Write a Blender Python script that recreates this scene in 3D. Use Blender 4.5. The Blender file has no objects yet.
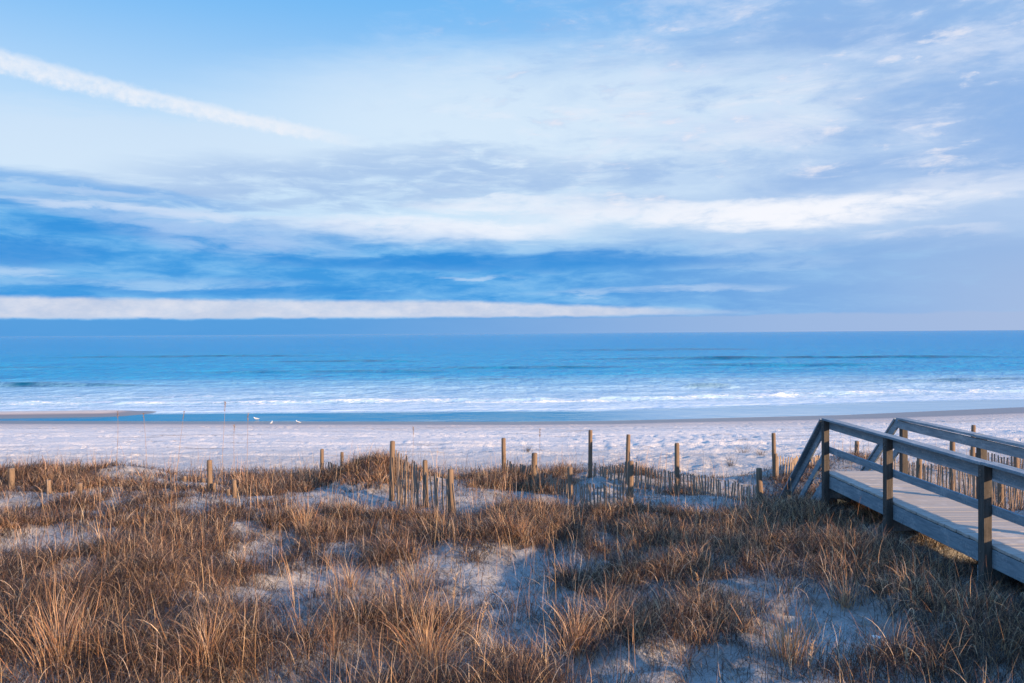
import bpy, bmesh, math, random
import numpy as np
from mathutils import Vector, Matrix, Euler

C = bpy.context.scene.collection
R = math.radians
random.seed(11)
rng = np.random.default_rng(11)
FPX, CX, CY = 800.0, 512.0, 341.5
CAM = Vector((0.0, 0.0, 5.6))
PITCH, ROLL = R(0.594), R(0.364)

# ------------------------------------------------------------------ camera
cd = bpy.data.cameras.new('camera'); cam = bpy.data.objects.new('camera', cd); C.objects.link(cam)
cd.sensor_width = 36.0; cd.lens = 36.0 * FPX / 1024.0; cd.clip_end = 60000; cd.clip_start = 0.1
CM = (Matrix.Rotation(R(90) - PITCH, 3, 'X') @ Matrix.Rotation(-ROLL, 3, 'Z'))
cam.matrix_world = Matrix.Translation(CAM) @ CM.to_4x4()
bpy.context.scene.camera = cam

def at(px, py, d):
    """point at depth d (metres in front of the camera) seen at photo pixel px, py"""
    v = CM @ Vector(((px - CX) / FPX, (CY - py) / FPX, -1.0))
    return CAM + v * (d / v.y)

# ------------------------------------------------------------------ view, sun
sc = bpy.context.scene
sc.view_settings.view_transform = 'Standard'; sc.view_settings.look = 'None'
EXPO = 1.05
sc.view_settings.exposure = EXPO; sc.view_settings.gamma = 1.0
sc.view_settings.use_curve_mapping = False
SUN_AZ, SUN_EL, SUN_STR = R(127), R(14.5), 5.0
sun_dir = Vector((math.sin(SUN_AZ) * math.cos(SUN_EL), math.cos(SUN_AZ) * math.cos(SUN_EL), math.sin(SUN_EL)))
sd = bpy.data.lights.new('sun', 'SUN'); sd.energy = SUN_STR; sd.angle = R(0.5); sd.color = (1.0, 0.65, 0.36)
so = bpy.data.objects.new('sun', sd); C.objects.link(so)
so.rotation_euler = sun_dir.to_track_quat('Z', 'Y').to_euler(); so.location = sun_dir * 200

# ------------------------------------------------------------------ node expression helper
class X:
    nt = None
    def __init__(s, sock): s.s = sock
    @staticmethod
    def m(op, *a, clamp=False):
        n = X.nt.nodes.new('ShaderNodeMath'); n.operation = op; n.use_clamp = clamp
        for i, v in enumerate(a):
            if isinstance(v, X): X.nt.links.new(v.s, n.inputs[i])
            else: n.inputs[i].default_value = float(v)
        return X(n.outputs[0])
    def __add__(a, b): return X.m('ADD', a, b)
    __radd__ = __add__
    def __sub__(a, b): return X.m('SUBTRACT', a, b)
    def __rsub__(a, b): return X.m('SUBTRACT', b, a)
    def __mul__(a, b): return X.m('MULTIPLY', a, b)
    __rmul__ = __mul__
    def __truediv__(a, b): return X.m('DIVIDE', a, b)
    def __rtruediv__(a, b): return X.m('DIVIDE', b, a)
    def __neg__(a): return X.m('MULTIPLY', a, -1)
def xmax(a, b): return X.m('MAXIMUM', a, b)
def xmin(a, b): return X.m('MINIMUM', a, b)
def sat(a): return X.m('ADD', a, 0, clamp=True)
def ss(a, e0, e1):
    n = X.nt.nodes.new('ShaderNodeMapRange'); n.interpolation_type = 'SMOOTHSTEP'
    for i, v in enumerate((a, e0, e1)):
        if isinstance(v, X): X.nt.links.new(v.s, n.inputs[i])
        else: n.inputs[i].default_value = float(v)
    return X(n.outputs[0])
def lin(a, e0, e1, o0=0., o1=1.):
    n = X.nt.nodes.new('ShaderNodeMapRange')
    for i, v in enumerate((a, e0, e1, o0, o1)):
        if isinstance(v, X): X.nt.links.new(v.s, n.inputs[i])
        else: n.inputs[i].default_value = float(v)
    return X(n.outputs[0])
def vec(x, y, z=0.0):
    n = X.nt.nodes.new('ShaderNodeCombineXYZ')
    for i, v in enumerate((x, y, z)):
        if isinstance(v, X): X.nt.links.new(v.s, n.inputs[i])
        else: n.inputs[i].default_value = float(v)
    return X(n.outputs[0])
def noise(v, scale, detail=4, rough=0.55, dist=0.0, color=False):
    n = X.nt.nodes.new('ShaderNodeTexNoise'); X.nt.links.new(v.s, n.inputs['Vector'])
    n.inputs['Scale'].default_value = scale; n.inputs['Detail'].default_value = detail
    n.inputs['Roughness'].default_value = rough; n.inputs['Distortion'].default_value = dist
    return X(n.outputs['Color' if color else 'Fac'])
def split(v):
    n = X.nt.nodes.new('ShaderNodeSeparateXYZ'); X.nt.links.new(v.s, n.inputs[0])
    return [X(o) for o in n.outputs]
def s2l(c):
    return tuple(((v / 255) / 12.92 if v / 255 <= .04045 else ((v / 255 + .055) / 1.055) ** 2.4) for v in c)
def mixc(f, a, b):
    n = X.nt.nodes.new('ShaderNodeMix'); n.data_type = 'RGBA'
    for k, v in ((0, f), (6, a), (7, b)):
        if isinstance(v, X): X.nt.links.new(v.s, n.inputs[k])
        elif k == 0: n.inputs[0].default_value = float(v)
        else: n.inputs[k].default_value = (*v, 1)
    return X(n.outputs[2])
def scalec(c, f):
    n = X.nt.nodes.new('ShaderNodeVectorMath'); n.operation = 'SCALE'
    X.nt.links.new(c.s, n.inputs[0])
    if isinstance(f, X): X.nt.links.new(f.s, n.inputs['Scale'])
    else: n.inputs['Scale'].default_value = f
    return X(n.outputs[0])

# ------------------------------------------------------------------ world: clear sky + clouds
W = bpy.data.worlds.new('World'); sc.world = W; W.use_nodes = True
X.nt = W.node_tree; X.nt.nodes.clear()
SKY_STR = 0.1
def mixf2(f, a, b): return a + (b - a) * f
def build_sky():
    nt = X.nt
    out = nt.nodes.new('ShaderNodeOutputWorld'); bg = nt.nodes.new('ShaderNodeBackground')
    nt.links.new(bg.outputs[0], out.inputs[0]); bg.inputs[1].default_value = SKY_STR
    sky = nt.nodes.new('ShaderNodeTexSky'); sky.sky_type = 'NISHITA'; sky.sun_disc = False
    sky.sun_elevation = SUN_EL; sky.sun_rotation = SUN_AZ
    sky.air_density = 1.0; sky.dust_density = 0.6; sky.ozone_density = 2.0
    tc = nt.nodes.new('ShaderNodeTexCoord')
    x, y, z = split(X(tc.outputs['Generated']))
    h = X.m('SQRT', x * x + y * y)
    az = X.m('ARCTAN2', x, y)
    v = z / xmax(h, 0.001)
    def co(px, py):                                   # photo pixel -> azimuth, tan(elevation)
        d = at(px, py, 1.0) - CAM
        return math.atan2(d.x, d.y), d.z / math.hypot(d.x, d.y)
    K = 1.0 / 800
    # cloud-layer coordinates: a flat layer overhead seen in perspective
    zz = xmax(z, 0.0) + 0.10
    P = vec(x / zz * 0.55, y / zz)
    A = vec(az * 2.2, v * 11.0)
    nA = noise(A, 2.2, 6, 0.6, 0.3) - 0.5
    nB = noise(A, 7.0, 6, 0.62, 0.5) - 0.5
    nP = noise(P, 1.3, 8, 0.62, 0.6) - 0.5
    nP2 = noise(vec(x / zz * 1.0 + y / zz * .25, y / zz * 1.6, 3.3), 2.6, 8, 0.68, 0.9) - 0.5
    vw = v + nA * 0.035 + nB * 0.012
    aw = az + nA * 0.10
    def blob(px, py, rx, ry, soft=1.0, rot=0.0, warp=1.0):
        a0, v0 = co(px, py)
        da = (az + nA * (0.12 * warp) - a0); dv = (v + nA * (0.045 * warp) + nB * (0.03 * warp) - v0)
        c, s = math.cos(rot), math.sin(rot)
        if rot: da, dv = da * c + dv * s, dv * c - da * s
        e = (da * (1 / (rx * K))); f = (dv * (1 / (ry * K)))
        return ss(e * e + f * f, 1.0 + 0.6 * soft, 1.0 - soft)
    right = ss(az, -0.15, 0.55)
    nM = noise(vec(az + v * .5, v * 2.6 - az * .25), 8.0, 7, 0.62, 0.35) - 0.5
    nM2 = noise(vec(az - v * .3, v * 3.0, 4.0), 17.0, 6, 0.62, 0.3) - 0.5
    # clear blue with a thin pale veil getting whiter downwards
    t = lin(v, 0.14, 0.44)
    veilL = mixc(ss(t, .05, 1.05), s2l((206, 230, 250)), s2l((108, 184, 246)))
    veilR = mixc(ss(t, .0, 1.0), s2l((190, 212, 243)), s2l((142, 186, 236)))
    veil = mixc(right, veilL, veilR)
    col = mixc(0.93, X(sky.outputs[0]), scalec(veil, 1 / SKY_STR / 2 ** EXPO))
    L = lambda c, k=1.0: tuple(q * k / SKY_STR / 2 ** EXPO for q in s2l(c))
    # broad pale centre
    col = mixc(blob(560, 120, 330, 75, 1.0) * 0.75, col, L((222, 238, 252)))
    col = mixc(blob(120, 150, 220, 40, 1.0) * 0.55, col, L((214, 230, 248)))
    # grey-blue cloud on the upper right
    gm = ss(nP + right * 0.36 + nA * .4, 0.10, 0.46) * ss(az, -0.12, 0.12) * ss(v, 0.10, 0.18)
    col = mixc(gm * 0.8, col, L((143, 180, 229)))
    gm2 = ss(nP2 + nA * .5, -0.02, 0.25) * ss(az, 0.05, 0.4) * ss(v, 0.12, 0.2)
    col = mixc(gm2 * 0.25, col, L((160, 190, 233)))
    # wisps catching the light
    wm = ss(nM + nP2 * .5, 0.0, 0.24) * ss(az, -0.30, 0.1) * ss(v, 0.10, 0.17) * ss(v, 0.55, 0.22)
    col = mixc(wm * 0.55, col, L((236, 240, 251)))
    wd = ss(nM2 + nP * .6, 0.02, 0.26) * ss(az, -0.25, 0.15) * ss(v, 0.10, 0.16)
    col = mixc(wd * 0.5, col, L((158, 190, 234)))
    for (px, py, rx, ry, ro, k) in ((880, 85, 130, 9, .26, .3), (780, 95, 70, 10, .1, .65), (650, 100, 60, 8, -.1, .5),
                                    (600, 115, 60, 7, -.2, .45), (760, 135, 70, 9, .1, .5)):
        col = mixc(blob(px, py, rx, ry, 1.0, ro, 1.0) * k * ss(nP2, -.2, .15), col, L((238, 241, 250)))
    # mid-height grey-blue streaks
    for (px, py, rx, ry, k) in ((330, 185, 190, 24, .75), (420, 160, 110, 15, .65), (560, 175, 140, 17, .7), (90, 190, 170, 14, .9),
                                (700, 165, 90, 12, .4), (640, 205, 160, 12, .35)):
        col = mixc(blob(px, py, rx, ry, 1.0) * k * ss(nB + nP * .5, -.28, .12), col, L((158, 190, 232)))
    col = mixc(blob(70, 186, 150, 8, .9, -.06, .5) * .7 * ss(nB + nM2 * .5, -.3, .1), col, L((118, 176, 234)))
    col = mixc(ss(nM + nM2 * .4, -.08, .2) * ss(az, -.05, .25) * ss(v, .17, .24) * .45, col, L((196, 216, 246)))
    col = mixc(ss(nM + nM2 * .4, -.0, -.2) * ss(az, -.05, .25) * ss(v, .15, .22) * .4, col, L((136, 178, 232)))
    pf = ss(nM2 + nM * .5 + nP2 * .3, .08, .26) * ss(az, -.2, .1) * ss(v, .10, .16) * ss(v, .46, .3)
    col = mixc(pf * .6, col, L((243, 240, 246)))
    # bright rim above the dark bank
    for (px, py, rx, ry, k) in ((375, 231, 135, 15, 1.0), (500, 232, 80, 10, .8), (790, 213, 130, 15, 1.0), (650, 215, 130, 13, .7),
                                (930, 232, 60, 6, .8), (500, 205, 90, 9, .6), (960, 190, 80, 14, .45), (770, 245, 70, 7, .5)):
        col = mixc(blob(px, py, rx, ry, 1.0, 0, .8) * k * ss(nB * .4 + nM2 * 1.0 + nM * .5, -.34 , .10), col, L((243, 245, 252), 1.03))
    # dark bank
    edge = lin(az, -0.6, 0.0, co(0, 188)[1], co(512, 246)[1])
    bank = ss(v + nA * 0.045 + nB * .012, edge + 0.030, edge - 0.026)
    bankc = mixc(ss(az, -0.05, 0.62), mixc(ss(nA + nB * .7 + nM2 * .6, -.22, .22), L((48, 150, 224)), L((112, 182, 237))), L((148, 184, 230)))
    bankc = mixc(ss(nB + nA, .02, .32) * .4, bankc, L((150, 196, 238)))
    col = mixc(bank * 0.96, col, bankc)
    for (px, py, rx, ry, k) in ((60, 190, 90, 4, .4), (120, 207, 110, 4, .75), (220, 216, 60, 4, .7), (25, 269, 40, 5, .35), (160, 283, 120, 6, .2), (480, 278, 45, 2, .4), (660, 291, 120, 4, .35), (760, 262, 90, 8, .15)):
        col = mixc(blob(px, py, rx, ry, 1.0, 0, .6) * k * ss(nB, -.25, .1), col, L((222, 234, 250)))
    for (px, py, rx, ry, k) in ((205, 232, 95, 20, .6), (110, 214, 90, 9, .35), (300, 245, 60, 8, .35)):
        col = mixc(blob(px, py, rx, ry, 1.0, -.1, .6) * k * ss(nB + nM * .5, -.35, .1), col, L((172, 200, 240)))
    for (px, py, rx, ry, k) in ((20, 250, 70, 12, .7), (560, 262, 190, 9, .6), (380, 262, 130, 7, .6), (240, 292, 180, 4, .4), (90, 230, 60, 6, .4)):
        col = mixc(blob(px, py, rx, ry, 1.0, 0, .6) * k, col, L((42, 138, 218)))
    # white strip of clear light low over the sea
    a_end = co(790, 312)[0]
    rag = noise(vec(az, v * 2.0), 34.0, 5, .65) - .5
    top = lin(az, co(0, 296)[0], co(460, 301)[0], co(0, 296)[1], co(460, 301)[1])
    top2 = lin(az, co(460, 301)[0], a_end, co(460, 301)[1], co(790, 311.5)[1])
    top = mixf2(ss(az, co(459, 301)[0], co(461, 301)[0]), top, top2) + nB * .003 + rag * .004
    bot = lin(az, -0.6, a_end, co(0, 318.5)[1], co(790, 313.5)[1]) + nM2 * .004 + nM * .005 + rag * .005
    strip = ss(v, top + .0030, top - .0036) * ss(v, bot - .0022, bot + .0026) * ss(az, a_end + .02, a_end - .25)
    stc = mixc(ss(nM + rag * .5, -.2, .25), L((206, 213, 231)), L((224, 227, 239)))
    col = mixc(strip * (0.86 + rag * .5), col, stc)
    low = ss(v, bot + .001, bot - .003)
    lowc = mixc(ss(az, -0.35, 0.45), L((86, 158, 222)), L((160, 186, 226)))
    col = mixc(low * 0.95, col, lowc)
    haze_r = ss(az, 0.36, 0.66) * ss(v, 0.14, 0.02)
    col = mixc(haze_r * .6, col, L((176, 192, 224)))
    # contrail: a great-circle-like straight streak
    (a0, v0), (a1, v1) = co(-20, 55), co(385, 147)
    ln = math.hypot(a1 - a0, v1 - v0); tx, ty = (a1 - a0) / ln, (v1 - v0) / ln
    lumps = noise(vec(az, v), 95, 4, 0.6) - 0.5
    s_ = (az - a0) * tx + (v - v0) * ty
    q_ = (v - v0) * tx - (az - a0) * ty
    wdt = lin(s_, 0, ln, 0.0145, 0.0085)
    gaps = noise(vec(az * 1.0, v * 2.0, 8.0), 22, 5, .65) - .5
    q2 = X.m('ABSOLUTE', q_ + lumps * .010 + gaps * .012)
    tr = ss(q2, wdt * 1.15, wdt * .35) * ss(s_, ln * 1.0, ln * .70)
    tr = tr * (0.82 + lumps * 1.2 + gaps * .9)
    col = mixc(sat(tr) * .9, col, L((236, 241, 250)))
    # the rest of the sky, never in the picture: broken cloud overhead brightened as fill light, warm glow added to the right
    over = ss(v, 0.50, 0.95)
    overc = mixc(ss(nP, -.1, .25), L((84, 152, 232), 1.7), L((154, 202, 247), 1.9))
    col = mixc(over * 0.8, col, overc)
    back = ss(X.m('ABSOLUTE', az - 1.35), 0.7, 0.2) * ss(v, 0.55, 0.05)
    col = mixc(back * 0.6, col, L((250, 206, 165), 1.3))
    col = mixc(ss(z, 0.0, -0.02), col, L((60, 110, 165)))
    nt.links.new(col.s, bg.inputs[0])
build_sky()
try: W.cycles.sampling_method = 'AUTOMATIC'
except Exception: pass

# ------------------------------------------------------------------ helpers
def tag(o, label=None, cat=None, group=None, kind=None):
    if label: o['label'] = label
    if cat: o['category'] = cat
    if group: o['group'] = group
    if kind: o['kind'] = kind
    return o
def empty(name, loc, label, cat, group=None):
    o = bpy.data.objects.new(name, None); C.objects.link(o); o.location = loc; o.empty_display_size = .2
    return tag(o, label, cat, group)
def link_mesh(name, me, m, parent=None, loc=None):
    o = bpy.data.objects.new(name, me); C.objects.link(o)
    if m: me.materials.append(m)
    if parent: o.parent = parent
    if loc is not None: o.location = loc
    return o
def from_bm(name, bm, m, parent=None, loc=None, smooth=False, bevel=0.0, offset=None):
    if bevel:
        bmesh.ops.bevel(bm, geom=[e for e in bm.edges], offset=bevel, segments=1, affect='EDGES', clamp_overlap=True)
    if offset is not None: bmesh.ops.translate(bm, vec=-Vector(offset), verts=bm.verts)
    me = bpy.data.meshes.new(name); bm.to_mesh(me); bm.free()
    if smooth: me.polygons.foreach_set('use_smooth', [True] * len(me.polygons))
    return link_mesh(name, me, m, parent, loc)
def add_box(bm, c, s, rot=None, taper=0.0):
    g = bmesh.ops.create_cube(bm, size=1.0)
    for v in g['verts']:
        v.co = Vector((v.co.x * s[0], v.co.y * s[1], v.co.z * s[2]))
        if taper and v.co.z > 0: v.co.x *= 1 - taper; v.co.y *= 1 - taper
        if rot is not None: v.co = rot @ v.co
        v.co += Vector(c)
    return g['verts']
def add_beam(bm, a, b, w, h, up=Vector((0, 0, 1))):
    """rectangular beam a->b, w across, h along up"""
    a, b = Vector(a), Vector(b); t = (b - a); L = t.length; t.normalize()
    sx = t.cross(up).normalized(); uz = sx.cross(t).normalized()
    g = bmesh.ops.create_cube(bm, size=1.0); M = Matrix((sx, t, uz)).transposed()
    for v in g['verts']:
        v.co = M @ Vector((v.co.x * w, v.co.y * L, v.co.z * h)) + (a + b) / 2
    return g['verts']
def add_tube(bm, pts, radii, n=6, cap=True):
    rings = []
    for i, p in enumerate(pts):
        p = Vector(p)
        t = (Vector(pts[min(i + 1, len(pts) - 1)]) - Vector(pts[max(i - 1, 0)])).normalized()
        a = t.cross(Vector((0.31, .2, .93)) if abs(t.z) < .9 else Vector((1, 0, 0))).normalized(); b = t.cross(a)
        r = radii[i] if hasattr(radii, '__len__') else radii
        rings.append([bm.verts.new(p + (a * math.cos(k * 2 * math.pi / n) + b * math.sin(k * 2 * math.pi / n)) * r) for k in range(n)])
    for i in range(len(rings) - 1):
        for k in range(n):
            bm.faces.new((rings[i][k], rings[i][(k + 1) % n], rings[i + 1][(k + 1) % n], rings[i + 1][k]))
    if cap:
        bm.faces.new(rings[0][::-1]); bm.faces.new(rings[-1])
    return rings

# numpy value noise
def _hash(ix, iy, s):
    n = (ix.astype(np.int64) * 374761393 + iy.astype(np.int64) * 668265263 + s * 1442695041) & 0x7fffffff
    n = ((n ^ (n >> 13)) * 1274126177) & 0x7fffffff
    n = n ^ (n >> 16)
    return (n & 0xffff) / 65535.0
def vnoise(x, y, s=0):
    x = np.asarray(x, float); y = np.asarray(y, float)
    ix = np.floor(x); iy = np.floor(y); fx = x - ix; fy = y - iy
    fx = fx * fx * fx * (fx * (fx * 6 - 15) + 10); fy = fy * fy * fy * (fy * (fy * 6 - 15) + 10)
    a = _hash(ix, iy, s); b = _hash(ix + 1, iy, s); c = _hash(ix, iy + 1, s); d = _hash(ix + 1, iy + 1, s)
    return (a * (1 - fx) + b * fx) * (1 - fy) + (c * (1 - fx) + d * fx) * fy - .5
def fbm(x, y, o=4, s=0, g=0.5):
    r = 0; a = 1
    for k in range(o):
        r = r + a * vnoise(x * 2 ** k + 17.3 * k, y * 2 ** k - 9.1 * k, s + k); a *= g
    return r
def sstep(x, a, b):
    t = np.clip((x - a) / (b - a), 0, 1); return t * t * (3 - 2 * t)

# ------------------------------------------------------------------ terrain
def shore(x): return np.interp(x, [-400, -60, -34, 0, 6, 22, 37, 60, 400], [55.5, 54, 53, 50.6, 50.7, 53.3, 58, 63, 75])
MOUNDS = [(-11.2, 18.6, 1.0, 1.0, .40), (-8.9, 18.3, 1.1, 1.0, .42), (-3.1, 18.3, 1.05, 1.0, .62), (0.4, 18.4, 1.5, .8, .16),
          (8.2, 19.4, 1.6, 1.3, .40), (2.6, 18.6, 1.2, .8, .12), (-6.5, 15.2, 1.8, 1.2, .12), (-1.0, 14.2, 4.5, .8, .10),
          (4.0, 16.0, 1.6, .8, .10), (-1.0, 8.0, 1.0, .8, .16), (-5.5, 10.0, 2.0, 1.2, .16), (3.5, 10.5, 1.6, 1.4, .14), (-3.0, 15.4, .9, .6, -.10),
          (0.6, 11.4, 1.9, 1.0, -.14), (-2.6, 11.0, 1.0, .8, -.08), (5.2, 7.0, 1.2, .8, -.05), (8.6, 12.4, 1.1, 2.6, .2), (8.8, 8.5, 1.2, 2.5, .24), (5.3, 17.2, .9, 1.2, -.2), (1.5, 16.1, 1.6, .9, -.38), (.5, 17.8, 1.3, .9, -.22), (3.3, 17.5, 1.6, .9, -.22), (5.2, 16.2, .8, .8, -.12)]  # two low mounds right of the deck added to block sun under it
def dune_z(x, y):
    z = np.interp(y, [-400, 0, 10, 14, 17, 20], [3.6, 2.5, 2.38, 2.30, 2.22, 2.15])
    for (mx, my, rx, ry, h) in MOUNDS:
        z = z + h * np.exp(-((x - mx) / rx) ** 2 - ((y - my) / ry) ** 2)
    z = z + .22 * fbm(x * .28, y * .36, 3, 5) + (.05 * fbm(x * 1.6, y * 1.9, 3, 9) + .22 * fbm(x * .6, y * .6, 2, 61) * sstep(y, 15.5, 13) + (.24 * vnoise(x * 1.3, y * 1.3, 69) + .07 * vnoise(x * 2.7, y * 2.7, 63)) * sstep(y, 16.5, 14))
    return z
def beach_z(x, y):
    q = y - shore(x) + 51.5
    z = np.interp(q, [20, 26, 40, 47, 50, 51.5, 53.5, 56, 58, 64, 75, 120, 400, 20000],
                     [1.6, 1.28, .62, .24, .07, 0.0, -.10, -.10, -.06, -.25, -.8, -2.5, -6, -30])
    bar = sstep(-x, 24, 30) * np.exp(-((y - 57.2 - .05 * (x + 30)) / 2.0) ** 2) * .34
    return z + bar
def ground_z(x, y, fine=True):
    x = np.asarray(x, float); y = np.asarray(y, float)
    e = 21.2 + 1.6 * fbm(x * .22, x * 0 + 3.3, 3, 21) - 1.3 * np.exp(-((x - 5.0) / 1.6) ** 2)
    k = sstep(y, e - 1.6, e + 3.2)
    d = dune_z(x, y)
    b = beach_z(x, y)
    z = d * (1 - k) + b * k
    if fine:
        z = z + k * sstep(y, 47, 40) * .10 * fbm(x * .5, y * .8, 4, 33)
    return z
def axis(lo, hi, step, out, n):
    core = np.arange(lo, hi + step * .5, step)
    g = np.geomspace(step * 1.5, 1, 2)
    a = hi + np.geomspace(step * 2, out, n)
    b = lo - np.geomspace(step * 2, out, n)[::-1]
    return np.concatenate([b, core, a])
def grid_mesh(name, xs, ys, Z, m, smooth=True):
    nx, ny = len(xs), len(ys)
    XX, YY = np.meshgrid(xs, ys)
    co = np.stack([XX, YY, Z], -1).reshape(-1, 3).astype(np.float32)
    i = np.arange(nx * ny).reshape(ny, nx)
    q = np.stack([i[:-1, :-1], i[:-1, 1:], i[1:, 1:], i[1:, :-1]], -1).reshape(-1, 4)
    return np_mesh(name, co, q, m, smooth)
def np_mesh(name, co, quads, m, smooth=True, parent=None):
    me = bpy.data.meshes.new(name)
    me.vertices.add(len(co)); me.vertices.foreach_set('co', co.astype(np.float32).ravel())
    nq = len(quads)
    me.loops.add(nq * 4); me.loops.foreach_set('vertex_index', quads.astype(np.int32).ravel())
    me.polygons.add(nq); me.polygons.foreach_set('loop_start', np.arange(0, nq * 4, 4, dtype=np.int32))
    if smooth: me.polygons.foreach_set('use_smooth', np.ones(nq, dtype=bool))
    me.update(calc_edges=True)
    return link_mesh(name, me, m, parent)

def new_mat(name):
    m = bpy.data.materials.new(name); m.use_nodes = True; X.nt = m.node_tree; X.nt.nodes.clear()
    o = m.node_tree.nodes.new('ShaderNodeOutputMaterial'); b = m.node_tree.nodes.new('ShaderNodeBsdfPrincipled')
    m.node_tree.links.new(b.outputs[0], o.inputs[0]); return m, b, o
def setin(b, k, v):
    i = b.inputs[k]
    if isinstance(v, X): X.nt.links.new(v.s, i)
    elif hasattr(v, '__len__') and len(v) == 3: i.default_value = (*v, 1)
    else: i.default_value = v
def bump(b, hgt, strength, dist):
    n = X.nt.nodes.new('ShaderNodeBump'); X.nt.links.new(hgt.s, n.inputs['Height'])
    if isinstance(strength, X): X.nt.links.new(strength.s, n.inputs['Strength'])
    else: n.inputs['Strength'].default_value = strength
    n.inputs['Distance'].default_value = dist
    X.nt.links.new(n.outputs[0], b.inputs['Normal'])
def position():
    g = X.nt.nodes.new('ShaderNodeNewGeometry'); return X(g.outputs['Position'])

def sand_material():
    m, b, o = new_mat('sand')
    p = position(); x, y, z = split(p)
    n1 = noise(p, 1.3, 5, .6); n2 = noise(p, 14, 4, .6); n3 = noise(p, 90, 3, .6)
    dry = mixc(ss(n2, .3, .7), (.51, .515, .52), (.62, .625, .63))
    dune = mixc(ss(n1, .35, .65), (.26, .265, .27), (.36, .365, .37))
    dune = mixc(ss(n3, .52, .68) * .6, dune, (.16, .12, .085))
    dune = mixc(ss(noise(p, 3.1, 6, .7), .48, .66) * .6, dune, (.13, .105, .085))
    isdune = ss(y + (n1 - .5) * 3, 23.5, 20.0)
    near_shade = ss(y + (n1 - .5) * 8, 36.0, 25.0)
    dry = mixc(near_shade * .7, dry, mixc(ss(n2, .3, .7), (.30, .297, .295), (.39, .386, .384)))  # near beach: slope shade put into a darker sand colour
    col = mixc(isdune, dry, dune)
    wr = vec(x * .10, y * 1.6)
    wl = noise(wr, 1.0, 5, .65)
    wrack = ss(wl, .57, .63) * ss(y, 26, 32) * ss(z, .12, .3) * ss(n2, .35, .6)
    col = mixc(wrack * .75, col, (.22, .18, .15))
    zw = z + (wl - .5) * .07
    wet = ss(zw - lin(x, 10, 36, 0, .16) , .22, .10)
    damp = ss(zw - lin(x, 10, 36, 0, .22), .55, .20)
    col = mixc(damp * .6, col, (.42, .365, .34))
    col = mixc(wet, col, (.15, .122, .125))
    setin(b, 'Base Color', col)
    setin(b, 'Roughness', mixf(wet, .95, .32))
    setin(b, 'Specular IOR Level', mixf(wet, .15, .5))
    foot = noise(p, 3.4, 5, .62)
    foot2 = noise(vec(x * 1.0, y * 1.7), 6.5, 4, .6)
    foot3 = noise(vec(x * 1.0, y * 1.5), 13.0, 3, .6)
    hgt = (foot * .05 + foot2 * .04 * (1 - isdune) + foot3 * .035 * (1 - isdune) + n2 * .03 + n3 * .008 + noise(vec(x * 5.5 + y * 1.2, y * 1.3), 1.6, 3, .5, .4) * .022 * isdune) * (1 - wet)
    bump(b, hgt, .9, 1.0)
    return m
def mixf(f, a, b): return lin(f, 0, 1, a, b)
SAND = sand_material()

xs = axis(-34, 34, .11, 6000, 34); ys = np.concatenate([-np.geomspace(3000, 1, 26) + 4.9, np.arange(5, 30, .11), np.arange(30, 66, .16), 66 + np.geomspace(.4, 12000, 40)])
XX, YY = np.meshgrid(xs, ys); ZZ = ground_z(XX, YY)
def dents():
    # footprints and wheel ruts pressed into the dry beach
    for k in range(6500):
        px = rng.uniform(-33, 33); py = rng.uniform(24, 47)
        if rng.random() > .35 + 1.1 * (.5 + vnoise(px * .25, py * .4, 71)) * (1 if py < 38 else .45): continue
        r = rng.uniform(.09, .17); dp = rng.uniform(.02, .06)
        i0, i1 = np.searchsorted(xs, [px - 3 * r, px + 3 * r]); j0, j1 = np.searchsorted(ys, [py - 3 * r, py + 3 * r])
        dx = XX[j0:j1, i0:i1] - px; dy = YY[j0:j1, i0:i1] - py
        q = (dx * dx + dy * dy) / (r * r)
        ZZ[j0:j1, i0:i1] += -dp * np.exp(-q) + .45 * dp * np.exp(-(np.sqrt(q) - 1.5) ** 2 * 4)
    for k in range(1500):
        px = rng.uniform(-13, 6); py = rng.uniform(6.5, 20); r = rng.uniform(.09, .2); dp = rng.uniform(.02, .05)
        i0, i1 = np.searchsorted(xs, [px - 3 * r, px + 3 * r]); j0, j1 = np.searchsorted(ys, [py - 3 * r, py + 3 * r])
        dx = XX[j0:j1, i0:i1] - px; dy = YY[j0:j1, i0:i1] - py; q = (dx * dx + dy * dy) / (r * r)
        ZZ[j0:j1, i0:i1] += -dp * np.exp(-q) + .5 * dp * np.exp(-(np.sqrt(q) - 1.5) ** 2 * 4)
    for k in range(700):
        px = rng.uniform(3.5, 11); py = rng.uniform(21.5, 38); r = rng.uniform(.12, .26); dp = rng.uniform(.02, .05)
        i0, i1 = np.searchsorted(xs, [px - 3 * r, px + 3 * r]); j0, j1 = np.searchsorted(ys, [py - 3 * r, py + 3 * r])
        dx = XX[j0:j1, i0:i1] - px; dy = YY[j0:j1, i0:i1] - py; q = (dx * dx + dy * dy) / (r * r)
        ZZ[j0:j1, i0:i1] += -dp * np.exp(-q) + .5 * dp * np.exp(-(np.sqrt(q) - 1.5) ** 2 * 4)
    for (y0, sl, am) in ((33, .006, .06), (34.7, .006, .06), (38.5, -.01, .05), (40.1, -.01, .05), (43.5, .004, .035), (30.2, .02, .05), (46.2, 0.01, .02)):
        yc = y0 + sl * XX + .35 * fbm(XX * .06, XX * 0 + y0, 3, int(y0))
        w = .16
        ZZ[:] += -am * np.exp(-((YY - yc) / w) ** 2) * (XX > -40) * (XX < 40) + .6 * am * np.exp(-((YY - yc - .35) / .18) ** 2) * (np.abs(XX) < 40)
dents()
ground = grid_mesh('ground', xs, ys, ZZ, SAND); tag(ground, kind='structure')
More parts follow.
